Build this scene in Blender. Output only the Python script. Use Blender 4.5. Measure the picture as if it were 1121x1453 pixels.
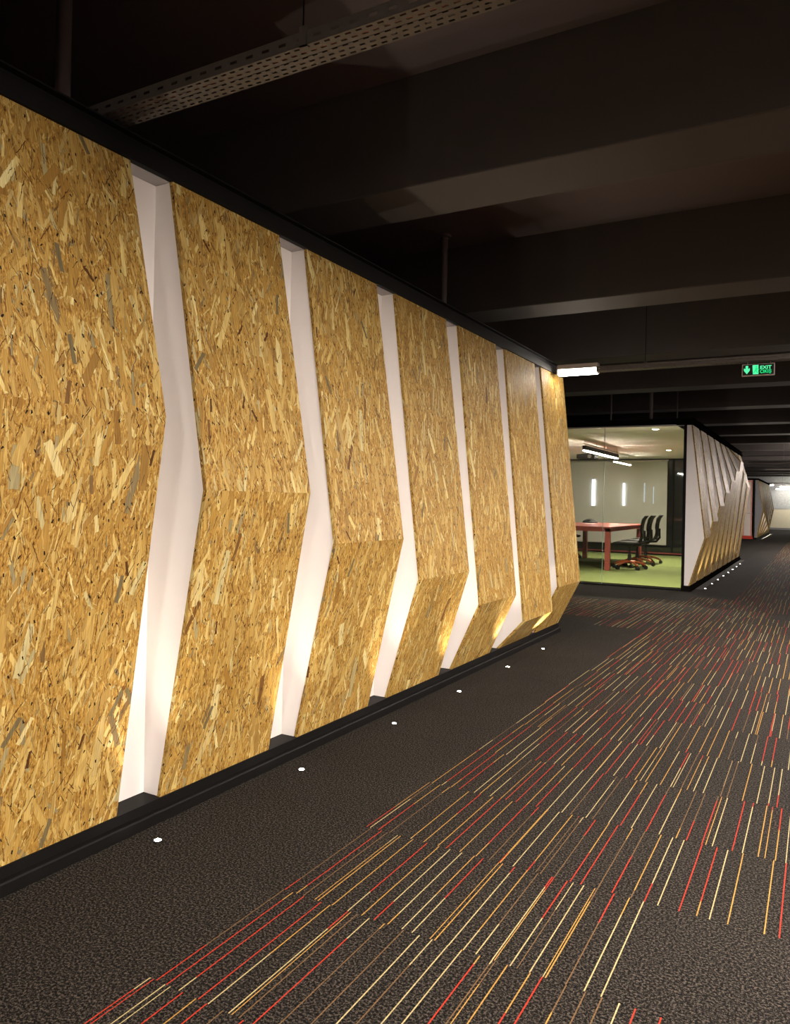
import bpy, bmesh, math, random
from mathutils import Vector, Matrix
random.seed(7)
for o in list(bpy.data.objects): bpy.data.objects.remove(o)
sc = bpy.context.scene
col = sc.collection
S = 0.765                                   # measured units -> metres
# ------------------------------------------------------------------ camera
TH, ROLL, H = 0.512518, 0.0205142, 1.537141*S
R_ = Vector((math.cos(TH), math.sin(TH), 0)); U_ = Vector((0, 0, 1)); F_ = Vector((-math.sin(TH), math.cos(TH), 0))
cr = R_*math.cos(ROLL) + U_*math.sin(ROLL); cu = -R_*math.sin(ROLL) + U_*math.cos(ROLL)
cam = bpy.data.cameras.new('camera'); camo = bpy.data.objects.new('camera', cam); col.objects.link(camo)
M4 = Matrix((cr, cu, -F_)).transposed().to_4x4(); M4.translation = (0, 0, H)
camo.matrix_world = M4
cam.sensor_fit = 'HORIZONTAL'; cam.sensor_width = 24; cam.lens = 24*1072.303/1121
cam.shift_y = (708.1813-726.5)/1121
cam.clip_start = 0.02; cam.clip_end = 200
sc.camera = camo
# ------------------------------------------------------------------ world, exposure
w = bpy.data.worlds.new('world'); sc.world = w; w.use_nodes = True
w.node_tree.nodes['Background'].inputs[0].default_value = (0, 0, 0, 1)
w.node_tree.nodes['Background'].inputs[1].default_value = 0.0
sc.view_settings.view_transform = 'Standard'; sc.view_settings.look = 'None'
sc.view_settings.gamma = 1; sc.view_settings.use_curve_mapping = False
sc.view_settings.exposure = 1.2
LAMP_L = 560.0      # radiance of the corridor batten diffusers
UPLIGHT = 13.0       # watts of one floor uplight
# ------------------------------------------------------------------ node helpers
class NT:
    def __init__(s, name):
        s.m = bpy.data.materials.new(name); s.m.use_nodes = True
        s.t = s.m.node_tree; s.t.nodes.clear()
        s.out = s.t.nodes.new('ShaderNodeOutputMaterial')
    def n(s, typ, ins=None, **kw):
        nd = s.t.nodes.new('ShaderNode'+typ)
        for k, v in kw.items(): setattr(nd, k, v)
        if ins:
            for k, v in ins.items():
                sk = nd.inputs[k]
                if isinstance(v, bpy.types.NodeSocket): s.t.links.new(v, sk)
                else: sk.default_value = v
        return nd
    def math(s, op, a, b=None, c=None, clamp=False):
        ins = {0: a}
        if b is not None: ins[1] = b
        if c is not None: ins[2] = c
        return s.n('Math', ins, operation=op, use_clamp=clamp).outputs[0]
    def vm(s, op, a, b=None):
        ins = {0: a}
        if b is not None: ins[1] = b
        return s.n('VectorMath', ins, operation=op).outputs[0]
    def mix(s, f, a, b, blend='MIX'):
        nd = s.n('Mix', None, data_type='RGBA', blend_type=blend)
        for idx, v in ((0, f), (6, a), (7, b)):
            if isinstance(v, bpy.types.NodeSocket): s.t.links.new(v, nd.inputs[idx])
            else: nd.inputs[idx].default_value = v
        return nd.outputs[2]
    def ramp(s, f, stops, interp='LINEAR'):
        nd = s.n('ValToRGB', {0: f}); r = nd.color_ramp; r.interpolation = interp
        while len(r.elements) < len(stops): r.elements.new(0.5)
        for e, (p, c) in zip(r.elements, stops): e.position = p; e.color = (*c, 1)
        return nd.outputs[0]
    def pbsdf(s, base, rough=0.5, metal=0.0, bump=None, spec=0.5, **kw):
        ins = {'Base Color': base if isinstance(base, bpy.types.NodeSocket) else (*base, 1), 'Roughness': rough, 'Metallic': metal, 'Specular IOR Level': spec}
        if bump is not None: ins['Normal'] = bump
        ins.update(kw)
        b = s.n('BsdfPrincipled', ins)
        s.t.links.new(b.outputs[0], s.out.inputs[0]); return s.m
def rgb(r, g, b):
    f = lambda c: (c/255/12.92) if c/255 <= .04045 else ((c/255+.055)/1.055)**2.4
    return (f(r), f(g), f(b))
def simple(name, base, rough=0.5, metal=0.0, var=0.06, scale=8.0, bump=0.0, bscale=200.0, spec=0.5):
    t = NT(name)
    g = t.n('NewGeometry')
    nz = t.n('TexNoise', {'Vector': g.outputs['Position'], 'Scale': scale, 'Detail': 3.0})
    c = t.mix(nz.outputs[0], (*[x*(1-var) for x in base], 1), (*[min(1, x*(1+var)) for x in base], 1))
    bn = None
    if bump > 0:
        n2 = t.n('TexNoise', {'Vector': g.outputs['Position'], 'Scale': bscale, 'Detail': 2.0})
        bn = t.n('Bump', {'Strength': bump, 'Distance': 0.002, 'Height': n2.outputs[0]}).outputs[0]
    return t.pbsdf(c, rough, metal, bn, spec)
def emit(name, color, strength):
    t = NT(name); e = t.n('Emission', {0: (*color, 1), 1: strength})
    t.t.links.new(e.outputs[0], t.out.inputs[0]); return t.m
# ------------------------------------------------------------------ oriented strand board
def osb_material():
    t = NT('oriented_strand_board')
    uv = t.n('UVMap').outputs[0]
    wob = t.n('TexNoise', {'Vector': t.vm('MULTIPLY', uv, (110, 40, 1)), 'Scale': 1.0, 'Detail': 2.0}, noise_dimensions='2D').outputs[1]
    uvw = t.vm('ADD', uv, t.vm('MULTIPLY', t.vm('SUBTRACT', wob, (.5, .5, .5)), (.0055, .008, 0)))
    grain = t.n('TexNoise', {'Vector': t.vm('MULTIPLY', uv, (330, 14, 1)), 'Scale': 1.0, 'Detail': 3.0}, noise_dimensions='2D').outputs[0]
    tan = [(0.0, rgb(172, 134, 74)), (.16, rgb(222, 190, 128)), (.34, rgb(200, 162, 94)), (.5, rgb(236, 210, 152)), (.66, rgb(210, 174, 108)), (.80, rgb(186, 146, 82)), (.90, rgb(242, 222, 172)), (.965, rgb(176, 160, 128)), (1.0, rgb(146, 106, 58))]
    base = t.n('TexNoise', {'Vector': t.vm('MULTIPLY', uvw, (140, 40, 1)), 'Scale': 1.0, 'Detail': 4.0, 'Roughness': .7}, noise_dimensions='2D').outputs[0]
    colr = t.ramp(base, [(.28, rgb(84, 56, 24)), (.40, rgb(178, 138, 74)), (.58, rgb(212, 174, 106)), (.75, rgb(236, 208, 150))])
    #        cell a, cell b, base angle, angle range, half w, half h, prob
    layers = [(.020, .085, 0.25, 1.9, .0050, .034, .9), (.028, .12, -.20, 1.3, .0080, .048, .85), (.016, .075, -.10, 2.0, .0030, .032, .8), (.030, .14, .12, 1.0, .0080, .056, .75),
              (.056, .24, -.05, 0.7, .0175, .098, .58), (.046, .20, 0.18, 1.1, .0105, .084, .52), (.020, .12, .02, 1.2, .0028, .050, .65), (.070, .26, .10, 1.5, .0140, .100, .34)]
    for i, (a, b, ang, rng, hw, hh, prob) in enumerate(layers):
        q0 = t.n('VectorRotate', {'Vector': uvw, 'Angle': ang}, rotation_type='Z_AXIS').outputs[0]
        q = t.vm('ADD', t.vm('MULTIPLY', q0, (1/a, 1/b, 0)), (i*17.3+3, i*9.7+5, 0))
        v = t.n('TexVoronoi', {'Vector': q, 'Scale': 1.0, 'Randomness': .9}, voronoi_dimensions='2D', feature='F1')
        d = t.vm('MULTIPLY', t.vm('SUBTRACT', q, v.outputs['Position']), (a, b, 0))
        sp = t.n('SeparateColor', {0: v.outputs['Color']}).outputs
        phi = t.math('MULTIPLY', t.math('SUBTRACT', sp[0], .5), rng)
        r = t.vm('ABSOLUTE', t.n('VectorRotate', {'Vector': d, 'Angle': phi}, rotation_type='Z_AXIS').outputs[0])
        sx = t.n('SeparateXYZ', {0: r}).outputs
        wx = t.math('MULTIPLY_ADD', sp[1], hw*.75, hw*.35); hy = t.math('MULTIPLY_ADD', sp[2], hh*.6, hh*.5)
        ex = t.math('SUBTRACT', wx, sx[0]); ey = t.math('SUBTRACT', hy, sx[1])
        e = t.math('MINIMUM', ex, ey)
        wn = t.n('TexWhiteNoise', {'Vector': v.outputs['Position']}, noise_dimensions='2D').outputs
        on = t.math('LESS_THAN', wn[0], prob)
        mask = t.math('MULTIPLY', t.math('MULTIPLY', e, 1100, clamp=True), on)
        shade = t.n('SeparateColor', {0: wn[1]}).outputs
        c = t.ramp(shade[1], tan)
        rim = t.math('MULTIPLY_ADD', t.math('MULTIPLY', e, 520, clamp=True), .42, .58)      # strand colour darkened towards its edge for depth
        c = t.mix(1.0, c, t.n('CombineColor', {0: rim, 1: rim, 2: rim}).outputs[0], 'MULTIPLY')
        colr = t.mix(mask, colr, c)
    # dark resin slivers and bark specks
    for i, (a, b, hw, hh, prob, dc) in enumerate([(.030, .075, .0012, .018, .55, rgb(70, 44, 18)), (.045, .13, .0016, .034, .5, rgb(124, 84, 38)), (.03, .05, .0026, .0055, .25, rgb(40, 24, 10)), (.16, .30, .005, .026, .22, rgb(120, 82, 42)), (.19, .36, .008, .045, .25, rgb(150, 134, 104))]):
        q = t.vm('ADD', t.vm('MULTIPLY', uvw, (1/a, 1/b, 0)), (i*31.3+50, i*19.7+41, 0))
        v = t.n('TexVoronoi', {'Vector': q, 'Scale': 1.0, 'Randomness': 1.0}, voronoi_dimensions='2D', feature='F1')
        d = t.vm('MULTIPLY', t.vm('SUBTRACT', q, v.outputs['Position']), (a, b, 0))
        sp = t.n('SeparateColor', {0: v.outputs['Color']}).outputs
        phi = t.math('MULTIPLY', t.math('SUBTRACT', sp[0], .5), 1.4)
        r = t.vm('ABSOLUTE', t.n('VectorRotate', {'Vector': d, 'Angle': phi}, rotation_type='Z_AXIS').outputs[0])
        sx = t.n('SeparateXYZ', {0: r}).outputs
        e = t.math('MINIMUM', t.math('SUBTRACT', hw, sx[0]), t.math('SUBTRACT', hh, sx[1]))
        on = t.math('LESS_THAN', sp[1], prob)
        mask = t.math('MULTIPLY', t.math('MULTIPLY', e, 1200, clamp=True), on)
        colr = t.mix(mask, colr, (*dc, 1))
    g = t.math('MULTIPLY_ADD', grain, .8, .62)
    colr = t.mix(1.0, colr, t.n('CombineColor', {0: g, 1: g, 2: g}).outputs[0], 'MULTIPLY')
    colr = t.n('Gamma', {0: colr, 1: 1.42}).outputs[0]
    colr = t.mix(1.0, colr, (.675, .755, .78, 1), 'MULTIPLY')
    bn = t.n('Bump', {'Strength': .35, 'Distance': .0012, 'Height': base}).outputs[0]
    return t.pbsdf(colr, .6, 0, bn, .14)
# ------------------------------------------------------------------ carpet (colour printed in world metres so that every tile carries its own run of yarns)
TILE, TX0, TY0 = 0.5, -1.41, 1.823-1.5
def carpet_material(striped):
    t = NT('striped_carpet_tile' if striped else 'plain_carpet_tile')
    pos = t.n('NewGeometry').outputs['Position']
    n1 = t.n('TexNoise', {'Vector': pos, 'Scale': 150.0, 'Detail': 3.0, 'Roughness': .8}).outputs[0]
    n2 = t.n('TexNoise', {'Vector': pos, 'Scale': 3.0, 'Detail': 2.0}).outputs[0]
    c = t.ramp(n1, [(.42, (.0007, .0006, .0005)), (.5, (.0044, .0037, .0030)), (.60, (.066, .056, .046))])
    k = t.math('MULTIPLY_ADD', n2, .35, .82)
    c = t.mix(1.0, c, t.n('CombineColor', {0: k, 1: k, 2: k}).outputs[0], 'MULTIPLY')
    hgt = n1
    if striped:
        s = t.n('SeparateXYZ', {0: pos}).outputs
        tx = t.math('DIVIDE', t.math('SUBTRACT', s[0], TX0), TILE); ty = t.math('DIVIDE', t.math('SUBTRACT', s[1], TY0), TILE)
        cx = t.math('FLOOR', tx); cy = t.math('FLOOR', ty); fx = t.math('FRACT', tx); fy = t.math('FRACT', ty)
        red, gold, cream, tan_ = rgb(214, 66, 44), rgb(216, 168, 84), rgb(222, 205, 148), rgb(132, 104, 70)
        pal = [(0, red), (.30, gold), (.54, cream), (.80, tan_)]
        for L, (ns, prob, hw) in enumerate([(11, .97, .0017), (8, .30, .0013)]):
            sl = t.math('MULTIPLY', fx, float(ns)); si = t.math('FLOOR', sl); sf = t.math('FRACT', sl)
            key = t.n('CombineXYZ', {0: t.math('MULTIPLY_ADD', cx, 37.0, si), 1: cy, 2: 3.7+L*11}).outputs[0]
            wn = t.n('TexWhiteNoise', {'Vector': key}, noise_dimensions='3D').outputs
            wc = t.n('SeparateColor', {0: wn[1]}).outputs
            wn2 = t.n('TexWhiteNoise', {'Vector': t.vm('ADD', key, (.37, .11, 5.3))}, noise_dimensions='3D').outputs
            wc2 = t.n('SeparateColor', {0: wn2[1]}).outputs
            ctr = t.math('MULTIPLY_ADD', wc[0], .55, .22)
            dist = t.math('MULTIPLY', t.math('ABSOLUTE', t.math('SUBTRACT', sf, ctr)), TILE/ns)
            line = t.math('MULTIPLY', t.math('LESS_THAN', dist, hw), t.math('LESS_THAN', wn[0], prob))
            first = t.math('LESS_THAN', fy, t.math('MULTIPLY_ADD', wc2[0], 1.2, -.1))
            ca = t.ramp(wc[1], pal, 'CONSTANT'); cb = t.ramp(wc2[1], pal, 'CONSTANT')
            lc = t.mix(first, ca, cb)
            tw = t.math('MULTIPLY_ADD', n1, .95, .02)
            lc = t.mix(1.0, lc, t.n('CombineColor', {0: tw, 1: tw, 2: tw}).outputs[0], 'MULTIPLY')
            c = t.mix(line, c, lc)
    bn = t.n('Bump', {'Strength': .25, 'Distance': .002, 'Height': hgt}).outputs[0]
    return t.pbsdf(c, .95, 0, bn, .1)
def glass_material(name, tint=(.96, .97, .95), refl=0.09):
    t = NT(name)
    lw = t.n('LayerWeight', {0: .22}).outputs['Fresnel']
    f = t.math('MULTIPLY_ADD', lw, .8, refl*.6)
    tr = t.n('BsdfTransparent', {0: (*tint, 1)}); gl = t.n('BsdfGlossy', {0: (1, 1, 1, 1), 'Roughness': 0.0})
    m = t.n('MixShader', {0: f, 1: tr.outputs[0], 2: gl.outputs[0]})
    t.t.links.new(m.outputs[0], t.out.inputs[0]); return t.m
MAT = dict(
    osb=osb_material(), stripe=carpet_material(True), plain=carpet_material(False),
    white=simple('white_painted_board', (.78, .745, .715), .55, var=.03, bump=.05),
    grey=simple('grey_painted_board', (.20, .20, .21), .6, var=.03),
    black=simple('black_steel_paint', (.0045, .0040, .0038), .55, var=.2, scale=14, bump=.05, bscale=60, spec=.10),
    matt=simple('matt_black_paint', (.006, .0055, .005), .9, var=.2, spec=0.0),
    soffit=simple('dark_glossy_lacquer', (.26, .235, .23), .25, var=.1),
    beam=simple('charcoal_ceiling_paint', (.045, .037, .033), .75, var=.15, scale=3, bump=.25, bscale=25),
    slab=simple('red_glow_ceiling_paint', (.070, .050, .048), .75, var=.15, scale=2, bump=.2, bscale=20),  # reddish tint puts the red glow on the slab into its paint
    dark=simple('dark_wall_paint', (.05, .045, .042), .8, var=.1),
    galv=simple('galvanised_steel', (.11, .098, .09), .5, .4, var=.2, scale=30),
    pipe=simple('grey_steel_post', (.09, .07, .068), .5, .2, var=.1),
    subfloor=simple('screed', (.03, .027, .024), .9),
    green=simple('green_carpet', (.118, .145, .050), .95, var=.25, scale=260, bump=.6, bscale=300, spec=.1),
    redcarpet=simple('red_carpet', (.42, .05, .03), .95, var=.2, scale=200, spec=.1),
    ceilw=simple('pale_ceiling_paint', (.80, .75, .64), .8, var=.03),
    hall=simple('light_grey_wall_paint', (.34, .31, .29), .8, var=.05),
    blind=simple('pale_roller_blind', (.66, .64, .56), .8, var=.03),
    red=simple('salmon_red_lacquer', (.26, .058, .045), .35, var=.05),
    plastic=simple('black_plastic', (.007, .0065, .006), .7, var=.1),
    fabric=simple('black_mesh_fabric', (.006, .0055, .005), .8, var=.2, scale=200),
    rust=simple('orange_lacquered_metal', (.40, .085, .03), .35, .2),
    alu=simple('satin_aluminium', (.55, .52, .49), .35, .8, var=.05),
    pink=simple('pink_door_lacquer', (.55, .26, .20), .45, var=.04),
    frost=simple('frosted_door_panel', (.62, .55, .50), .4, var=.04),
    conc_g=simple('grey_textured_wall', (.36, .37, .37), .85, var=.35, scale=14, bump=.3, bscale=20),
    conc_b=simple('beige_textured_wall', (.62, .57, .43), .85, var=.12, scale=20, bump=.2, bscale=40),
    glass=glass_material('clear_glass'),
    glassedge=simple('polished_glass_edge', (.35, .42, .36), .2),
    darkglass=simple('dark_tinted_glass', (.016, .018, .016), .04, var=.1),
    opal=emit('opal_diffuser_glow', (1.0, .9, .78), 22.0), opal_hi=emit('corridor_diffuser_glow', (1.0, .885, .80), LAMP_L),
    opal_far=emit('far_diffuser_glow', (1.0, .92, .80), 30),
    lens=emit('uplight_lens_glow', (1.0, .88, .70), 25),
    tube=emit('pendant_tube_glow', (1.0, .93, .82), 60),
    bar=emit('vertical_bar_glow', (.82, .90, 1.0), 1.6),
    bar2=emit('dim_bar_glow', (.82, .88, .85), .3),
    down=emit('downlight_glow', (1.0, .9, .75), 40),
    exitg=emit('exit_sign_green_glow', (.01, .80, .22), .45),
    exitw=emit('exit_sign_pale_glow', (.12, 1.0, .42), .45),
    signblack=simple('black_sign_face', (.006, .010, .007), .3),
    signframe=simple('pale_sign_frame', (.50, .44, .40), .5),
)
# ------------------------------------------------------------------ mesh helpers
class MB:
    def __init__(s): s.v = []; s.f = []; s.uv = []; s.has = False
    def poly(s, pts, uvs=None):
        i = len(s.v); s.v += [tuple(p) for p in pts]; s.f.append(list(range(i, i+len(pts))))
        if uvs: s.has = True
        s.uv.append(uvs if uvs else [(0, 0)]*len(pts)); return s
    def box(s, x0, x1, y0, y1, z0, z1):
        a = [(x0,y0,z0),(x1,y0,z0),(x1,y1,z0),(x0,y1,z0),(x0,y0,z1),(x1,y0,z1),(x1,y1,z1),(x0,y1,z1)]
        i = len(s.v); s.v += a
        for f in ((0,3,2,1),(4,5,6,7),(0,1,5,4),(1,2,6,5),(2,3,7,6),(3,0,4,7)):
            s.f.append([i+k for k in f]); s.uv.append([(0, 0)]*4)
        return s
    def prism(s, prof, y0, y1, axis='Y'):
        """closed 2D profile (a,b) extruded along an axis; Y: (x,z), X: (y,z), Z: (x,y)"""
        n = len(prof); i = len(s.v)
        mk = {'Y': lambda a, b, t: (a, t, b), 'X': lambda a, b, t: (t, a, b), 'Z': lambda a, b, t: (a, b, t)}[axis]
        s.v += [mk(a, b, y0) for a, b in prof] + [mk(a, b, y1) for a, b in prof]
        for k in range(n):
            s.f.append([i+k, i+(k+1) % n, i+n+(k+1) % n, i+n+k]); s.uv.append([(0, 0)]*4)
        s.f.append([i+k for k in range(n)][::-1]); s.uv.append([(0, 0)]*n)
        s.f.append([i+n+k for k in range(n)]); s.uv.append([(0, 0)]*n)
        return s
    def tube(s, path, r, n=8, r2=None):
        i0 = len(s.v); m = len(path); path = [Vector(p) for p in path]
        for j, p in enumerate(path):
            d = (path[min(j+1, m-1)]-path[max(j-1, 0)]).normalized()
            a = d.cross(Vector((0, 0, 1)));  a = a if a.length > .05 else d.cross(Vector((0, 1, 0)))
            a.normalize(); b = d.cross(a)
            rr = r if r2 is None else r+(r2-r)*j/(m-1)
            for k in range(n):
                an = 2*math.pi*k/n; s.v.append(tuple(p+a*rr*math.cos(an)+b*rr*math.sin(an)))
        for j in range(m-1):
            for k in range(n):
                s.f.append([i0+j*n+k, i0+j*n+(k+1) % n, i0+(j+1)*n+(k+1) % n, i0+(j+1)*n+k]); s.uv.append([(0, 0)]*4)
        s.f.append([i0+k for k in range(n)][::-1]); s.uv.append([(0, 0)]*n)
        s.f.append([i0+(m-1)*n+k for k in range(n)]); s.uv.append([(0, 0)]*n)
        return s
    def lathe(s, prof, c=(0, 0, 0), n=16):
        i0 = len(s.v); m = len(prof)
        for r, z in prof:
            for k in range(n):
                a = 2*math.pi*k/n; s.v.append((c[0]+r*math.cos(a), c[1]+r*math.sin(a), c[2]+z))
        for j in range(m-1):
            for k in range(n):
                s.f.append([i0+j*n+k, i0+j*n+(k+1) % n, i0+(j+1)*n+(k+1) % n, i0+(j+1)*n+k]); s.uv.append([(0, 0)]*4)
        s.f.append([i0+k for k in range(n)][::-1]); s.uv.append([(0, 0)]*n)
        s.f.append([i0+(m-1)*n+k for k in range(n)]); s.uv.append([(0, 0)]*n)
        return s
    def mesh(s, name, mat, smooth=False):
        me = bpy.data.meshes.new(name); me.from_pydata(s.v, [], s.f)
        if s.has:
            ul = me.uv_layers.new(name='UVMap'); li = 0
            for fuv in s.uv:
                for q in fuv: ul.data[li].uv = q; li += 1
        me.materials.append(MAT[mat]) if isinstance(mat, str) else me.materials.append(mat)
        bm = bmesh.new(); bm.from_mesh(me); bmesh.ops.recalc_face_normals(bm, faces=bm.faces); bm.to_mesh(me); bm.free()
        if smooth:
            me.polygons.foreach_set('use_smooth', [True]*len(me.polygons))
            me.set_sharp_from_angle(angle=math.radians(40))
        me.update(); return me
    def build(s, name, mat, parent=None, smooth=False, bevel=0):
        o = bpy.data.objects.new(name, s.mesh(name, mat, smooth)); col.objects.link(o)
        if parent is not None: attach(o, parent)
        if bevel:
            b = o.modifiers.new('bevel', 'BEVEL'); b.width = bevel; b.segments = 2; b.limit_method = 'ANGLE'
        return o
def attach(o, parent):
    o.parent = parent; o.matrix_parent_inverse = world_of(parent).inverted()
def world_of(o):
    m = o.matrix_basis.copy()
    return m if o.parent is None else world_of(o.parent) @ o.matrix_parent_inverse @ m
def tag(o, label=None, cat=None, group=None, kind=None):
    if label: o['label'] = label
    if cat: o['category'] = cat
    if group: o['group'] = group
    if kind: o['kind'] = kind
    return o
def struct(o, label=None, cat=None): return tag(o, label, cat, None, 'structure')
def thing(name, loc, label, cat, group=None, rz=0):
    o = bpy.data.objects.new(name, None); o.empty_display_size = .1; col.objects.link(o)
    o.location = loc; o.rotation_euler = (0, 0, rz)
    return tag(o, label, cat, group)
def light(name, typ, loc, energy, color, parent, **kw):
    l = bpy.data.lights.new(name, typ); l.energy = energy; l.color = color
    for k, v in kw.items(): setattr(l, k, v)
    o = bpy.data.objects.new(name, l); col.objects.link(o); o.location = loc
    if parent is not None: attach(o, parent)
    return o
def local(parent, mb_name, mb, mat, smooth=False, bevel=0):
    """part built in the thing's own coordinates"""
    o = bpy.data.objects.new(mb_name, mb.mesh(mb_name, mat, smooth)); col.objects.link(o); o.parent = parent
    if bevel:
        b = o.modifiers.new('bevel', 'BEVEL'); b.width = bevel; b.segments = 2; b.limit_method = 'ANGLE'
    return o
def copy_tree(o, parent=None):
    c = o.copy(); col.objects.link(c); c.parent = parent
    for ch in o.children: copy_tree(ch, c)
    return c
# ================================================================== ROOM SHELL
XL, XR, YB, YE = -8.0, 5.5, -5.6, 44.3
SOFF, SLAB = 3.5*S, 4.205*S
floor = struct(MB().box(XL, XR, YB, YE+.3, -.2, -.006).build('floor', 'subfloor'), 'charcoal carpet tile floor of the corridor with striped runs', 'floor')
ceiling = struct(MB().box(XL, XR, YB, YE+.3, SLAB, SLAB+.2).build('ceiling', 'slab'), 'dark painted slab above deep charcoal ceiling beams', 'ceiling')
beamsY = [4.17*S-2.345*k for k in (3, 2, 1)] + [4.17*S, 7.23*S, 10.22*S, 13.24*S, 16.28*S, 19.55*S, 22.66*S, 25.88*S] + [25.88*S+2.42*k for k in range(1, 11)]
beamsY = [y for y in beamsY if y > YB and y < YE-.6]
for y in beamsY:
    MB().box(XL, XR, y, y+.385, SOFF, SLAB+.005).build('beam', 'beam', ceiling, bevel=.008)
struct(MB().box(XR, XR+.2, YB, YE+.3, -.2, SLAB+.2).build('wall_right', 'hall'), 'pale wall along the far right of the corridor', 'wall')
struct(MB().box(XL, XR+.2, YB-.2, YB, -.2, SLAB+.2).build('wall_back', 'hall'), 'pale wall behind the viewpoint', 'wall')
struct(MB().box(XL-.2, XL, YB-.2, YE+.3, -.2, SLAB+.2).build('wall_left', 'dark'), 'dark wall behind the rooms', 'wall')
we = struct(MB().box(XL, XR, YE, YE+.3, -.2, 1.06).build('wall_end', 'conc_b'), 'pale end wall with grey upper band at the end of the corridor', 'wall')
MB().box(XL, XR, YE-.02, YE+.3, 1.06, SLAB).build('upper_band', 'conc_g', we)
MB().box(XL, XR, YE-.04, YE, 0, .09).build('skirting', 'grey', we)
# carpet tiles ------------------------------------------------------
def striped_cell(x, y):
    if -.41 < x and 1.82 < y < 2.33: return False
    if -.41 < x and 8.8 < y < 9.3: return False
    if x > -.91: return y < 30
    if x > -1.41: return y < 10.33
    if x > -1.91: return 7.33 < y < 9.83
    if x > -2.91: return 7.83 < y < 9.33
    return False
cells = []
for i in range(-13, 13):
    for j in range(-11, 90):
        x0 = TX0+i*TILE; y0 = TY0+j*TILE
        if x0 < XL or x0+TILE > XR or y0 < YB or y0+TILE > YE: continue
        cx, cy = x0+.25, y0+.25
        if cx < -2.1 and cy < 6.8 and x0+TILE < -2.1: continue          # under the near room
        if y0 > 10.93 and y0 < 18.3 and cx < -1.55: continue            # under the meeting room
        zc = -cx*math.sin(TH)+cy*math.cos(TH); xc = cx*math.cos(TH)+cy*math.sin(TH)
        vis = zc > .3 and abs(xc/zc) < .62 and zc > 1.2
        cells.append((0 if vis else 1, math.hypot(cx, cy), x0, y0, striped_cell(cx, cy)))
cells.sort()
tm = {}
for s_ in (True, False):
    b = MB(); g = .00015; z = 0.0; d = -.007; h = TILE/2-g; k = h-.0006
    b.v = [(-h,-h,d),(h,-h,d),(h,h,d),(-h,h,d),(-h,-h,z-.0004),(h,-h,z-.0004),(h,h,z-.0004),(-h,h,z-.0004),(-k,-k,z),(k,-k,z),(k,k,z),(-k,k,z)]
    for l in (0, 4):
        for e in range(4): b.f.append([l+e, l+(e+1) % 4, l+4+(e+1) % 4, l+4+e])
    b.f.append([8, 9, 10, 11]); b.uv = [[(0, 0)]*4]*len(b.f)
    tm[s_] = b.mesh('carpet_tile', 'stripe' if s_ else 'plain')
for v, dd, x0, y0, st in cells[:290]:
    o = bpy.data.objects.new('carpet_tile', tm[st]); col.objects.link(o); o.location = (x0+.25, y0+.25, 0); o.parent = floor
rest = {True: MB(), False: MB()}
for v, dd, x0, y0, st in cells[290:]:
    rest[st].box(x0+.0008, x0+TILE-.0008, y0+.0008, y0+TILE-.0008, -.007, 0)
for st in (True, False):
    o = rest[st].build('carpet_tile_field', 'stripe' if st else 'plain', floor); o['kind'] = 'stuff'
# ================================================================== FACETED ROOMS
def board(prof_out, prof_in, y0, y1, v0, uoff, voff):
    """flat OSB board between two outer and two inner profile points (x,z), extruded y0..y1"""
    (xa, za), (xb, zb) = prof_out; (xc, zc), (xd, zd) = prof_in       # a->b outer, c->d inner
    L = math.hypot(xb-xa, zb-za); m = MB()
    U = lambda y, v: (y+uoff, v+voff)
    m.poly([(xa,y0,za),(xa,y1,za),(xb,y1,zb),(xb,y0,zb)], [U(y0,-v0),U(y1,-v0),U(y1,-v0-L),U(y0,-v0-L)])
    m.poly([(xc,y0,zc),(xd,y0,zd),(xd,y1,zd),(xc,y1,zc)], [U(y0,-v0),U(y0,-v0-L),U(y1,-v0-L),U(y1,-v0)])
    for y in (y0, y1): m.poly([(xa,y,za),(xb,y,zb),(xd,y,zd),(xc,y,zc)], [(.013+y, -v0),(.013+y, -v0-L),(y, -v0-L),(y, -v0)])
    m.poly([(xa,y0,za),(xc,y0,zc),(xc,y1,zc),(xa,y1,za)], [U(y0,0),U(y0,.015),U(y1,.015),U(y1,0)])
    m.poly([(xb,y0,zb),(xb,y1,zb),(xd,y1,zd),(xd,y0,zd)], [U(y0,0),U(y1,0),U(y1,.015),U(y0,.015)])
    return m
NTH = ['first', 'second', 'third', 'fourth', 'fifth', 'sixth', 'seventh', 'eighth', 'ninth']
def osb_panel(X0, XB, y0, y1, zt, zk, xc, zc, label, group, retmat='white', cor=False):
    th = .016
    root = thing('strand_board_panel', (X0, (y0+y1)/2, zk), label, 'wall panel', group)
    uo, vo = random.uniform(0, 30), random.uniform(0, 30)
    d1 = Vector((xc-X0, zc-zt)).normalized(); n1 = Vector((d1.y, -d1.x));  n1 = n1 if n1.x < 0 else -n1
    d2 = Vector((X0-xc, zk-zc)).normalized(); n2 = Vector((d2.y, -d2.x)); n2 = n2 if n2.x < 0 else -n2
    mid = (n1+n2); mid = mid/(mid.dot(n1))*th
    a, c, b = Vector((X0, zt)), Vector((xc, zc)), Vector((X0, zk))
    ai = a+Vector((-th/abs(n1.x), 0)); bi = b+Vector((-th/abs(n2.x), 0)); ci = c+mid
    board((a, c), (ai, ci), y0, y1, 0, uo, vo).build('upper_board', 'osb', root)
    board((c, b), (ci, bi), y0, y1, 2.7, uo+.37, vo).build('lower_board', 'osb', root)
    e = .0015
    for y, t in ((y0+.003, .012), (y1-.003, -.012)):
        pr = [(XB-.001, zt), (ai.x-e, zt), (ci.x-e, ci.y), (bi.x-e, zk), (XB-.001, zk)]
        MB().prism(pr, y, y+t).build('side_panel', retmat, root)
    return root
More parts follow.
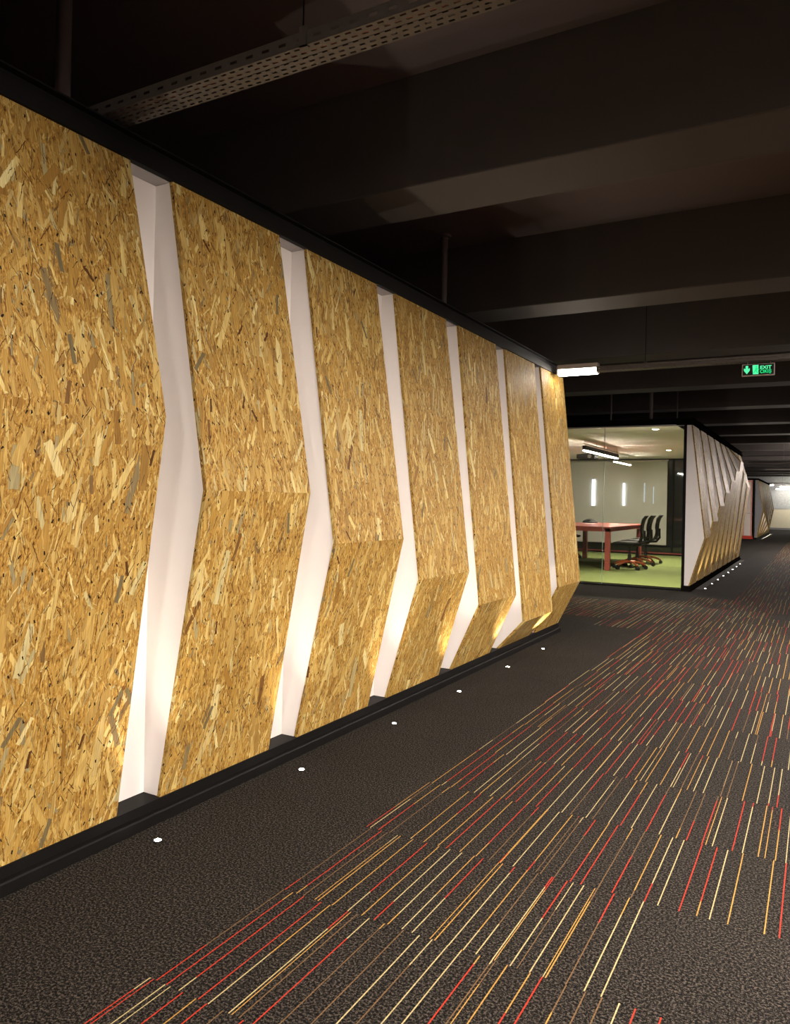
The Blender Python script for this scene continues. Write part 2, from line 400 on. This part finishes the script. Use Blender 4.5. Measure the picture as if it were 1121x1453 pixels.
def uplight(x, y, label, group, watts=UPLIGHT):
    root = thing('floor_uplight', (x, y, 0), label, 'floor light', group)
    local(root, 'trim_ring', MB().lathe([(.0, -.004), (.019, -.004), (.019, .002), (.017, .003), (.012, .003), (.0115, .002), (.0, .002)], n=20), 'black', True)
    local(root, 'lens', MB().lathe([(.0, .0018), (.0112, .0018), (.0112, .0036), (.0, .0042)], n=16), 'lens')
    l = light('uplight_beam', 'SPOT', (x, y, .012), watts, (1, .9, .74), root, spot_size=math.radians(66), spot_blend=1.0, shadow_soft_size=.012)
    l.rotation_euler = (math.pi, 0, 0); l.matrix_parent_inverse = Matrix.Translation((-x, -y, 0))
    return root
# ---- near room
X0, XB = -2.7*S, -2.815*S
ZT, ZK = 3.019*S, .103*S
WE = 8.83*S
wl = struct(MB().box(XB-.1, XB, -3.2, WE-.005, 0, ZT).build('trim_4', 'white'), 'white backing board behind the near strand board panels', 'trim')
struct(MB().box(XL, XB-.1, WE-.09, WE-.005, 0, ZT).build('wall_room_end', 'white'), 'white end wall of the near room facing the glazed room', 'wall')
struct(MB().box(XL, X0-.014, -3.2, WE-.005, ZT+.0205, ZT+.08).build('ceiling_room', 'dark'), 'dark flat roof of the near room', 'roof')
kb = struct(MB().prism([(XB, 0), (X0+.026, 0), (X0+.026, .036), (X0+.022, .041), (X0+.006, .044), (X0+.006, ZK), (XB, ZK)], -3.2, WE).build('baseboard_left', 'black'), 'black steel plinth below the strand board panels', 'baseboard')
fa = struct(MB().prism([(X0-.014, ZT), (X0+.012, ZT), (X0+.014, ZT+.052), (X0-.006, ZT+.056), (X0-.006, ZT+.082), (X0+.016, ZT+.086), (X0+.016, ZT+.092), (X0-.014, ZT+.092)], -3.2, WE).build('trim_1', 'black'), 'black steel fascia along the top of the strand board wall', 'trim')
MB().box(XB, X0-.0135, -3.2, WE-.01, ZT, ZT+.02).build('soffit', 'soffit', fa)
Zc = [1.866, 1.56, 1.27, .97, .672, .386]
edges = [(1.50, 2.335), (2.588, 3.396), (3.66, 4.475), (4.74, 5.585), (5.838, 6.68), (6.92, 7.79), (8.0, 8.83)]
words = ['with the highest crease, before all white recesses', 'creased at mid height, between the first and second white recesses',
         'creased below mid height, between the second and third white recesses', 'creased a third up, between the third and fourth white recesses',
         'creased low down, between the fourth and fifth white recesses', 'with the lowest crease, between the fifth and sixth white recesses',
         'at the wall end beside the glass room, crease rising again']
for k in (2, 1):        # panels continuing the wall towards and past the viewpoint
    a, b = 1.50-1.085*k, 2.335-1.085*k
    osb_panel(X0, XB, a*S, b*S, ZT, ZK, -2.45*S, (1.866-.3*k+.3)*S, 'strand board wall panel %s before the widest crease panel' % ['', 'one place', 'two places'][k], 'strand board panels of the near room')
for k, (a, b) in enumerate(edges):
    zc = (Zc+[.62])[k]
    osb_panel(X0, XB, a*S, b*S, ZT, ZK, -2.445*S, zc*S, 'strand board wall panel '+words[k], 'strand board panels of the near room')
for k, (x, y) in enumerate([(-2.534, 2.421), (-2.52, 3.47), (-2.512, 4.519), (-2.50, 5.56), (-2.50, 6.64), (-2.50, 7.67)]):
    uplight(x*S, y*S, 'small round floor uplight below the %s' % ('%s white recess of the near wall' % NTH[k]), 'floor uplights along the near wall')
# ---- meeting room
X2, Y2, ZT2, ZK2 = -2.0*S, 14.3*S, 2.965*S, .10*S
XB2, YE2 = -2.115*S, 23.95*S
wr = struct(MB().box(XB2-.02, XB2, Y2+.06, YE2, 0, ZT2).build('trim_5', 'white'), 'white backing board behind the slanted panels of the glazed room', 'trim')
struct(MB().prism([(XB2-.02, 0), (X2+.02, 0), (X2+.02, .03), (X2+.006, .04), (X2+.006, ZK2), (XB2-.02, ZK2)], Y2-.02, YE2).build('baseboard_meeting_room', 'matt'), 'black plinth below the slanted panels of the glazed room', 'baseboard')
f2 = MB().prism([(XB2-.12, ZT2), (X2+.014, ZT2), (X2+.014, ZT2+.055), (X2-.006, ZT2+.06), (X2-.006, ZT2+.085), (X2+.016, ZT2+.09), (X2+.016, ZT2+.096), (XB2-.12, ZT2+.096)], Y2-.03, YE2)
f2.box(XL, XB2-.12, Y2-.03, Y2+.06, ZT2+.012, ZT2+.096)
f2 = struct(f2.build('trim_2', 'matt'), 'black fascia around the roof of the glazed room', 'trim')
zc2 = [.96, 1.235, 1.53, 1.82, 2.10, 2.38, 2.66, 2.38, 2.08]
for k, zc in enumerate(zc2):
    y0 = Y2+k*1.072*S; y1 = y0+.80*S
    osb_panel(X2, XB2, y0, y1, ZT2, ZK2, X2+.25*S, zc*S, 'slanted strand board panel, %s along the glazed room from its glass front' % NTH[k], 'strand board panels of the glazed room')
for k in range(8):
    uplight(-1.82*S, (14.97+1.0*k)*S, '%s small floor uplight along the glazed room, counted from its glass front' % NTH[k], 'floor uplights along the glazed room', UPLIGHT*.9)
GX0 = -2.135*S
win = struct(MB().box(GX0-.005, GX0+.032, Y2-.012, Y2+.05, 0, ZT2).build('window_1', 'black'), 'glazed front of the meeting room in thin black frame', 'window')
MB().box(XL, GX0, Y2-.012, Y2+.04, -.005, .02).build('bottom_rail', 'black', win)
MB().box(XL, GX0, Y2-.012, Y2+.04, ZT2-.006, ZT2+.012).build('top_rail', 'alu', win)
gj = [-3.555*S, -5.2*S, -6.9*S, -8.6*S, XL]
px = GX0-.005
for x in gj:
    MB().box(x+.002, px-.002, Y2+.008, Y2+.020, .02, ZT2-.006).build('pane', 'glass', win)
    if x > XL+.1: MB().box(x-.002, x+.002, Y2+.006, Y2+.022, .02, ZT2-.006).build('silicone_joint', 'glassedge', win)
    px = x
YW = 18.85
struct(MB().box(XL, XB2-.02, Y2+.04, YW, -.006, 0.0).build('floor_meeting_room', 'green'), 'green carpet floor inside the glazed room', 'floor')
struct(MB().box(XL, XB2-.02, Y2+.04, YW, ZT2, ZT2+.05).build('ceiling_meeting_room', 'ceilw'), 'pale ceiling inside the glazed room', 'ceiling')
bw = struct(MB().box(XL, XB2-.02, YW, YW+.08, 0, ZT2).build('wall_meeting_room_back', 'darkglass'), 'dark glazed back partition of the meeting room', 'wall')
MB().box(XL, XB2-.02, YW-.03, YW, ZT2-.03, ZT2).build('head_rail', 'black', bw)
MB().box(XL, XB2-.02, YW-.03, YW, 0, .03).build('bottom_rail', 'red', bw)  # red tone in the glass at floor level, built as a strip
for x in (-3.05, -2.62, -2.05): MB().box(x-.02, x+.02, YW-.03, YW, .03, ZT2-.03).build('mullion', 'black', bw)
struct(MB().box(XB2-.024, XB2-.0205, Y2+.06, YW, 0, ZT2).build('wall_meeting_room_side', 'dark'), None, 'wall')
struct(MB().box(XL, XL+.05, Y2, YW, 0, ZT2).build('wall_meeting_room_left', 'white'), 'white left wall of the meeting room', 'wall')
# ---- far room
X3, Y3, ZT3, ZK3, XB3, YE3 = -2.56*S, 39.25*S, 2.775*S, .075*S, -2.66*S, 48.95*S
w3 = struct(MB().box(XB3-.1, XB3, Y3+.03, YE3, 0, ZT3).build('trim_6', 'white'), 'white backing board behind the panels of the farthest room', 'trim')
MB().box(XL, XB3-.40, Y3+.03, Y3+.1, 0, ZT3).build('front_wall', 'dark', w3)
MB().box(XB3-.40, XB3-.1, Y3+.03, Y3+.1, 2.14, ZT3).build('lintel', 'black', w3)
MB().box(XB3-.052, XB3-.01, Y3-.01, Y3+.05, 0, ZT3).build('jamb', 'black', w3)
struct(MB().box(XB3-.02, X3+.012, Y3-.01, YE3, 0, ZK3).build('baseboard_far_room', 'black'), 'black plinth of the farthest room', 'baseboard')
struct(MB().box(XL, X3+.012, Y3-.02, YE3, ZT3, ZT3+.07).build('trim_3', 'matt'), 'black fascia along the roof of the farthest room', 'trim')
zc3 = [1.41, 1.15, .9, .65, .42, .65, .9, 1.15, 1.41]
for k, zc in enumerate(zc3):
    y0 = Y3+k*1.072*S; y1 = y0+.80*S
    osb_panel(X3, XB3, y0, y1, ZT3, ZK3, X3+.245*S, zc*S, 'strand board panel of the farthest room, %s from its grey return' % NTH[k] if k else 'strand board panel of the farthest room bearing the grey return', 'strand board panels of the farthest room', 'grey' if k == 0 else 'white')
for k in range(8):
    uplight(-2.37*S, (39.9+1.07*k)*S, '%s small floor uplight along the farthest room, counted from its grey return' % NTH[k], 'floor uplights along the farthest room', UPLIGHT*1.2)
dx0, dx1 = XB3-.40, XB3-.052
dr = struct(MB().box(dx0, dx1, Y3+.03, Y3+.07, 0, 2.14).build('door_1', 'pink'), 'pink framed door with frosted panel in the farthest room', 'door')
MB().box(dx0+.05, dx1-.10, Y3+.02, Y3+.035, .12, 2.05).build('door_panel', 'frost', dr)
MB().box(dx0, dx1, Y3+.015, Y3+.032, 0, .11).build('kick_plate', 'redcarpet', dr)
MB().tube([(dx1-.08, Y3+.03, .94), (dx1-.08, Y3-.02, .94), (dx1-.19, Y3-.02, .94)], .012, 8).build('door_handle', 'alu', dr, True)
# ================================================================== POSTS ABOVE THE ROOMS
def post(x, y, z0, z1, r, label, flange=True):
    root = thing('steel_post', (x, y, z0), label, 'post', 'steel posts between room roofs and ceiling')
    local(root, 'shaft', MB().lathe([(r, 0), (r, z1-z0)], n=20), 'pipe', True)
    if flange: local(root, 'flange', MB().lathe([(r*1.9, z1-z0-.02), (r*1.9, z1-z0)], n=20), 'pipe')
    return root
post(-3.3*S, 2.43*S, ZT+.08, SLAB, .028, 'round steel post on the near room roof beside the cable tray')
post(-3.35*S, 6.86*S, ZT+.08, SLAB, .028, 'round steel post on the near room roof against a deep beam')
post(-2.095, 11.02, ZT2+.09, SLAB, .022, 'slim steel post on the glazed room roof above its glass corner', False)
post(-2.72, 11.3, ZT2+.05, SLAB, .012, 'thin steel post on the glazed room roof left of the corner post', False)
post(-1.95, 12.3, ZT2+.05, SLAB, .012, 'thin dark post on the glazed room roof behind its corner', False)
# ================================================================== CABLE TRAYS, LAMPS, EXIT SIGN
def perforated(m, org, ux, uy, nx, ny, px, py, sx, sy, off=.5, t=.0012):
    """plate in plane ux,uy from org with nx*ny slots (sx*sy) on pitch px*py, rows staggered"""
    o = Vector(org); ux = Vector(ux); uy = Vector(uy)
    P = lambda a, b: tuple(o+ux*a+uy*b)
    for j in range(ny):
        sh = (j % 2)*off*px; b0, b1 = j*py, (j+1)*py; c0, c1 = b0+(py-sy)/2, b1-(py-sy)/2
        L = nx*px
        m.poly([P(0,b0), P(L,b0), P(L,c0), P(0,c0)]); m.poly([P(0,c1), P(L,c1), P(L,b1), P(0,b1)])
        x = 0.0
        for i in range(nx):
            h0 = i*px+sh*.5+(px-sx)/2
            if h0+sx > L: break
            m.poly([P(x,c0), P(h0,c0), P(h0,c1), P(x,c1)]); x = h0+sx
        m.poly([P(x,c0), P(L,c0), P(L,c1), P(x,c1)])
def cable_tray(name_label, x0, x1, y0, y1, z, hgt, rods, py_rows=5, group='perforated cable trays under the ceiling'):
    root = thing('cable_tray', (x0, (y0+y1)/2, z), name_label, 'cable tray', group)
    L = x1-x0; px = .034; n = int(L/px)
    m = MB(); perforated(m, (x0, y0, z), (1,0,0), (0,1,0), n, py_rows, px, (y1-y0)/py_rows, .018, .007)
    o = m.build('base_plate', 'galv', root)
    so = o.modifiers.new('thick', 'SOLIDIFY'); so.thickness = .0015; so.offset = 1
    for y in (y0, y1):
        m = MB(); perforated(m, (x0, y, z), (1,0,0), (0,0,1), int(L/.06), 1, .06, hgt, .026, .009)
        o = m.build('side_flange', 'galv', root)
        so = o.modifiers.new('thick', 'SOLIDIFY'); so.thickness = .0015; so.offset = 0
    MB().tube([(x0, (y0+y1)/2+.01, z+.010), (x1, (y0+y1)/2+.012, z+.010)], .008, 6).build('cable', 'plastic', root)
    MB().tube([(x0, (y0+y1)/2-.02, z+.010), (x1, (y0+y1)/2-.015, z+.010)], .007, 6).build('cable', 'rust', root)
    for rx in rods:
        b = MB().box(rx-.012, rx+.012, y0-.006, y0, z-.004, z+hgt+.012).box(rx-.012, rx+.012, y0-.006, y0+.012, z-.004, z-.001).build('hanger_bracket', 'galv', root)
        MB().tube([(rx, y0-.003, z+hgt), (rx, y0-.003, SLAB)], .0025, 6).build('threaded_rod', 'black', b)
    return root
def batten(x0, x1, yc, z, label, mat='opal', group='opal batten lamps on the cable trays', wings=False, off=None):
    """lamp under a tray: housing on top, glowing opal cover with chamfered ends below; z = underside"""
    root = thing(off+'_offscreen' if off else 'batten_lamp', ((x0+x1)/2, yc, z), label, 'lamp', group)
    L = (x1-x0)/2
    local(root, 'housing', MB().prism([(-.042, .048), (.042, .048), (.030, .092), (-.030, .092)], -L, L, 'X'), 'signframe', bevel=.004)
    if wings: local(root, 'reflector', MB().prism([(-.11, .008), (-.104, .008), (-.050, .048), (.050, .048), (.104, .008), (.11, .008), (.11, .014), (.042, .06), (-.042, .06), (-.11, .014)], -L-.02, L+.02, 'X'), 'signframe')
    local(root, off+'_diffuser_offscreen' if off else 'diffuser', MB().prism([(-.022, 0), (.022, 0), (.040, .016), (.042, .047), (-.042, .047), (-.040, .016)], -L+.012, L-.012, 'X'), mat)
    for s in (-1, 1):
        local(root, 'end_cap', MB().prism([(-.022, .004), (.022, .004), (.040, .018), (.042, .047), (-.042, .047), (-.040, .018)], s*L-.0125*(s > 0), s*L+.0125*(s < 0), 'X'), 'signframe')
    return root
t1y0, t1y1, t1z = 1.695, 1.795, 2.432
cable_tray('perforated cable tray crossing above the widest strand board panel', -3.6, 4.4, t1y0, t1y1, t1z, .04, [-1.275, .4, 2.1, 3.8])
cable_tray('perforated cable tray carrying the exit sign', -1.67, 4.4, 6.40, 6.50, 2.295, .04, [-1.27, .3, 1.9, 3.5], 4)
cable_tray('assumed perforated cable tray behind the viewpoint', -1.6, 4.4, -2.9, -2.8, t1z, .04, [-1.0, 1.0, 3.0], 4)  # unseen tray, added as next in the row to carry rear lamps
batten(-2.02, -1.665, 6.45, 2.280, 'glowing batten lamp at the end of the exit sign tray')
# the trays run on to the right of the picture and carry their lamps there; the rear tray with its lamps is assumed
for y, lab, nm in [(-2.85, 'under the assumed tray behind the viewpoint', 'rear'), (1.745, 'under the tray above the highest crease', 'near'), (6.45, 'under the tray of the exit sign', 'exit')]:
    z = {6.45: 2.295}.get(y, t1z)-.102
    for x, side in ((.75, 'wall'), (3.6, 'open')):
        batten(x-.3, x+.3, y, z, 'reflector batten lamp %s, %s side' % (lab, side), 'opal_hi', 'reflector batten lamps of the corridor', True, '%s_tray_%s_side_lamp' % (nm, side))
# far trays and lamps
for x0, x1, y, z, lab in [(-1.6, 4.2, 20.8, 2.26, 'far cable tray crossing beyond the glazed room'), (-1.45, 4.2, 25.0, 2.26, 'far cable tray before the farthest room'), (-2.3, 4.2, 38.2, 2.23, 'farthest cable tray near the end wall')]:
    root = thing('cable_tray', (x0, y, z), lab, 'cable tray', 'far cable trays')
    local(root, 'base_plate', MB().box(0, x1-x0, -.05, .05, 0, .003), 'galv')
    for s in (-.05, .05): local(root, 'side_flange', MB().box(0, x1-x0, s-.0015, s+.0015, 0, .04), 'galv')
    for rx in (.8, 2.6, 4.4):
        br = local(root, 'hanger_bracket', MB().box(rx-.012, rx+.012, -.056, .056, -.004, 0), 'galv')
        local(br, 'threaded_rod', MB().tube([(rx, 0, .0), (rx, 0, SLAB-z)], .004, 6), 'galv')
batten(-2.18, -1.85, 38.2, 2.235-.10, 'small bright batten lamp beside the far end of the farthest room', 'opal_far', 'far batten lamps')
batten(-1.75, .2, 41.5, 2.16, 'long bright batten lamp before the pale end wall', 'opal_far', 'far batten lamps')
batten(-2.0, .6, 43.6, 2.08, 'long batten lamp washing the pale end wall', 'opal_far', 'far batten lamps')
batten(.3, .9, 20.8, 2.26-.102, 'batten lamp under the far tray beyond the glazed room', 'opal_hi', 'far batten lamps', False, 'far_tray_lamp')
batten(.4, 1.0, 25.0, 2.26-.102, 'batten lamp under the far tray before the farthest room', 'opal_hi', 'far batten lamps', False, 'farther_tray_lamp')
# exit sign
ex0, ex1, ez0, ez1, ey = -.550, -.320, 2.184, 2.278, 6.45
es = thing('exit_sign', ((ex0+ex1)/2, ey, ez0), 'green and black exit sign hanging from the cable tray', 'exit sign')
W, Hh = (ex1-ex0)/2, ez1-ez0
local(es, 'sign_case', MB().box(-W, W, -.012, .012, 0, Hh), 'signframe', bevel=.005)
face = local(es, 'sign_face', MB().box(-W+.007, W-.007, -.0145, -.011, .007, Hh-.007), 'signblack')
ar = MB(); zz = lambda a, b: (a, -.0155, b)
def flat(mb, pts, y=-.0148, d=.0012): mb.prism([(a, b) for a, b in pts], y-d, y)
flat(ar, [(-.088, .080), (-.070, .080), (-.070, .055), (-.058, .062), (-.058, .044), (-.079, .016), (-.100, .044), (-.100, .062), (-.088, .055)])
local(es, 'arrow', ar, 'exitw')
mp = MB(); flat(mp, [(-.040, .083), (.002, .083), (.002, .012), (-.036, .012)]); local(es, 'doorway_panel', mp, 'exitw')
man = MB()
cir = [(-.012+.0065*math.cos(a*.5236), .069+.0065*math.sin(a*.5236)) for a in range(12)]
flat(man, cir, -.0161); flat(man, [(-.018, .061), (-.006, .060), (-.010, .040), (-.022, .042)], -.0161)
flat(man, [(-.020, .044), (-.011, .042), (-.004, .028), (.006, .024), (.004, .018), (-.010, .024)], -.0161)
flat(man, [(-.022, .045), (-.014, .042), (-.022, .028), (-.032, .018), (-.036, .022), (-.028, .031)], -.0161)
flat(man, [(-.008, .059), (.002, .050), (.010, .050), (.010, .046), (.000, .045), (-.010, .053)], -.0161)
local(es, 'running_figure', man, 'exitg')
def text_part(parent, txt, size, x, z, y, mat, name, sx=1.0):
    cu = bpy.data.curves.new(name, 'FONT'); cu.body = txt; cu.size = size; cu.extrude = .0006; cu.offset = .0008; cu.align_x = 'LEFT'
    tmp = bpy.data.objects.new(name, cu); col.objects.link(tmp)
    dg = bpy.context.evaluated_depsgraph_get(); dg.update()
    me = bpy.data.meshes.new_from_object(tmp.evaluated_get(dg)); bpy.data.objects.remove(tmp)
    me.materials.clear(); me.materials.append(MAT[mat])
    o = bpy.data.objects.new(name, me); col.objects.link(o); o.parent = parent
    o.location = (x, y, z); o.rotation_euler = (math.pi/2, 0, 0); o.scale = (sx, 1, 1); return o
text_part(es, 'EXIT', .036, .012, .050, -.0152, 'exitw', 'lettering', 1.08)
text_part(es, 'ÇIKIŞ', .034, .012, .020, -.0152, 'exitg', 'lettering', .95)
for x in (-.075, .085): local(es, 'hanger', MB().tube([(x, 0, Hh), (x, 0, Hh+.022)], .0025, 6), 'alu')
# ================================================================== MEETING ROOM CONTENTS
tb = thing('meeting_table', (-3.80, 14.75, 0), 'salmon red meeting table with square legs on green carpet', 'table')
tx0, tx1, ty0, ty1, tz = -.60, .60, -1.37, 1.35, .765
local(tb, 'tabletop', MB().box(tx0-.02, tx1+.02, ty0-.02, ty1+.02, tz-.025, tz), 'red', bevel=.004)
for a in ((tx0, tx1, ty0, ty0+.03), (tx0, tx1, ty1-.03, ty1), (tx0, tx0+.03, ty0, ty1), (tx1-.03, tx1, ty0, ty1)):
    local(tb, 'apron', MB().box(*a, tz-.085, tz-.025), 'red')
for x in (tx0, tx1-.085):
    for y in (ty0, ty1-.085): local(tb, 'leg', MB().box(x, x+.085, y, y+.085, 0, tz-.025), 'red', bevel=.003)
ph = thing('conference_phone', (-4.18, 15.75, tz), 'black conference phone on the red meeting table', 'phone')
local(ph, 'body', MB().lathe([(.15, 0), (.16, .015), (.13, .05), (.07, .08), (.0, .085)], n=24), 'plastic', True)
local(ph, 'keypad', MB().box(-.035, .035, -.135, -.06, .045, .062), 'fabric')
pp = MB().box(-.11, .11, -.15, .15, 0, .004).build('paper_sheet', 'frost'); pp.location = (-4.02, 15.05, tz)
tag(pp, 'white paper sheet lying on the red meeting table before the phone', 'paper')
pp2 = MB().box(-.09, .09, -.12, .12, 0, .004).build('paper_sheet', 'frost'); pp2.location = (-3.55, 15.2, tz); pp2.rotation_euler = (0, 0, .3)
tag(pp2, 'white paper sheet near the chair side edge of the red meeting table', 'paper')
def make_chair():
    """task chair facing -X, origin under its column"""
    r = thing('office_chair', (0, 0, 0), 'x', 'chair', 'black task chairs along the meeting table')
    m = MB(); n = 10
    pts = [(-.27, .455), (-.26, .485), (-.15, .50), (.10, .495), (.20, .505), (.205, .475), (.10, .455), (-.15, .45)]
    m.prism(pts, -.23, .23); local(r, 'seat', m, 'fabric', bevel=.02)
    prof = [(.19, .50), (.215, .57), (.225, .64), (.215, .72), (.222, .80), (.25, .90), (.30, .965)]
    m = MB()
    for i in range(len(prof)-1):
        (xa, za), (xb, zb) = prof[i], prof[i+1]
        for k in range(8):
            ya, yb = -.19+.38*k/8, -.19+.38*(k+1)/8
            c = lambda y: .014*(abs(y)/.21)**2
            m.poly([(xa-c(ya), ya, za), (xb-c(ya), ya, zb), (xb-c(yb), yb, zb), (xa-c(yb), yb, za)])
    o = local(r, 'backrest', m, 'fabric', True); so = o.modifiers.new('thick', 'SOLIDIFY'); so.thickness = .02; so.offset = 0
    bm = bmesh.new(); bm.from_mesh(o.data); bmesh.ops.remove_doubles(bm, verts=bm.verts, dist=1e-5); bm.to_mesh(o.data); bm.free()
    local(r, 'back_support', MB().tube([(.05, 0, .43), (.20, 0, .44), (.262, 0, .52), (.255, 0, .70)], .022, 8), 'plastic', True)
    local(r, 'column', MB().lathe([(.032, .10), (.032, .26), (.02, .26), (.02, .40), (.06, .41), (.08, .45)], n=14), 'plastic', True)
    for k in range(5):
        a = .35+k*2*math.pi/5; c, s = math.cos(a), math.sin(a)
        lg = local(r, 'base_leg', MB().tube([(0, 0, .135), (c*.12, s*.12, .13), (c*.22, s*.22, .105), (c*.285, s*.285, .075)], .024, 8, .015), 'rust', True)
        w_ = MB()
        for sd in (-1, 1):
            ox, oy = -s*.018*sd, c*.018*sd
            w_.tube([(c*.29+ox*.4, s*.29+oy*.4, .033), (c*.29+ox*1.6, s*.29+oy*1.6, .033)], .033, 14)
        w_.tube([(c*.285, s*.285, .08), (c*.29, s*.29, .033)], .010, 6)
        local(lg, 'caster', w_, 'plastic', True)
    local(r, 'lever', MB().tube([(-.02, 0, .44), (-.05, -.22, .43)], .007, 6), 'plastic')
    return r
ch = make_chair()
spots = [(-2.99, 14.0, .05, 'black task chair at the red table, nearest the glass front'), (-3.02, 14.82, -.04, 'black task chair between two others at the red table'), (-3.02, 15.62, 0.0, 'black task chair at the red table farthest from the glass front'),
         (-4.70, 15.9, math.pi+.2, 'black task chair on the far side of the red table')]
for k, (x, y, a, lab) in enumerate(spots):
    c = ch if k == 0 else copy_tree(ch)
    c.location = (x, y, 0); c.rotation_euler = (0, 0, a); c['label'] = lab
# blind, lights
bl = thing('roller_blind', (-4.2, YW-.06, .22), 'pale roller blind hanging over the back partition of the meeting room', 'blind')
local(bl, 'fabric', MB().box(-3.6, 1.03, -.002, .002, 0, ZT2-.28), 'blind')
local(bl, 'roller_tube', MB().tube([(-3.6, 0, ZT2-.265), (1.05, 0, ZT2-.265)], .025, 12), 'alu', True)
local(bl, 'bottom_bar', MB().box(-3.6, 1.03, -.008, .008, -.012, .008), 'alu')
for x, zz0, zz1, wd, mt, lab in [(-4.91, 1.10, 1.78, .036, 'bar', 'widest and brightest vertical glowing bar before the pale blind'), (-4.17, 1.12, 1.69, .020, 'bar', 'second vertical glowing bar before the pale blind'),
                         (-3.685, 1.21, 1.69, .012, 'bar2', 'dim vertical glowing bar right of the two bright ones'), (-3.475, 1.18, 1.61, .010, 'bar2', 'dimmest vertical glowing bar near the blind edge')]:
    root = thing('glowing_bar', (x, YW-.085, zz0), lab, 'light bar', 'vertical glowing bars before the blind')  # bright vertical bars built as glowing strips with end caps
    local(root, 'tube', MB().box(-wd, wd, -.012, .006, .01, zz1-zz0-.01), mt)
    for a in (0, zz1-zz0-.01): local(root, 'end_cap', MB().box(-wd-.002, wd+.002, -.014, .02, a, a+.01), 'alu')
def downlight(x, y, label, watts):
    root = thing('downlight', (x, y, ZT2), label, 'downlight', 'recessed downlights of the meeting room')
    local(root, 'trim_ring', MB().lathe([(.03, 0), (.055, 0), (.055, -.006), (.03, -.004)], n=20), 'alu', True)
    local(root, 'lens', MB().lathe([(.0, -.001), (.042, -.001), (.042, -.005), (.0, -.006)], n=20), 'down')
    l = light('downlight_beam', 'SPOT', (0, 0, -.03), watts, (1, .88, .68), None, spot_size=math.radians(130), spot_blend=.8, shadow_soft_size=.04); l.parent = root
for x, y, lab in [(-2.10, 11.38, 'recessed downlight just behind the glass front'), (-2.66, 15.85, 'recessed downlight above the row of chairs'),]:
    downlight(x, y, lab, 330)
pd = thing('linear_pendant', (-3.51, 12.75, 2.075), 'dark linear pendant lamp hanging on a rail above the table', 'pendant lamp')
local(pd, 'housing', MB().prism([(-.03, 0), (.03, 0), (.03, .075), (-.03, .075)], 0, 2.40), 'plastic')
local(pd, 'diffuser', MB().box(-.024, .024, .02, 2.38, -.016, .001), 'tube')
local(pd, 'rail', MB().tube([(0, -.06, .11), (0, 2.4, .11)], .008, 6), 'alu')
for y in (.02, .8, 1.6, 2.38): local(pd, 'suspension_wire', MB().tube([(0, y, .07), (0, y, ZT2-2.075)], .004, 6), 'alu')
pendant_reflection = thing('linear_pendant', (-3.81, 16.2, 2.07), 'slim bright bar standing in for the reflection of the dark pendant', 'pendant lamp')  # reflection of the pendant in the back glass, built as a second lamp
local(pendant_reflection, 'housing', MB().box(-.02, .02, 0, 1.55, 0, .02), 'alu'); local(pendant_reflection, 'diffuser', MB().box(-.018, .018, .01, 1.54, -.014, .001), 'tube')
for y in (.2, 1.35): local(pendant_reflection, 'suspension_wire', MB().tube([(0, y, .015), (0, y, ZT2-2.07)], .004, 6), 'alu')
pj = thing('projector', (-3.95, 14.6, 2.03), 'dark ceiling projector on a mount left of the pendant lamp', 'projector')
local(pj, 'body', MB().box(-.18, .18, -.14, .14, 0, .09), 'plastic', bevel=.015)
local(pj, 'lens', MB().tube([(.08, -.13, .045), (.08, -.17, .045)], .035, 14), 'alu', True)
local(pj, 'mount', MB().tube([(0, 0, .08), (0, 0, ZT2-2.03)], .02, 8).box(-.10, .10, -.08, .08, .085, .10), 'plastic')
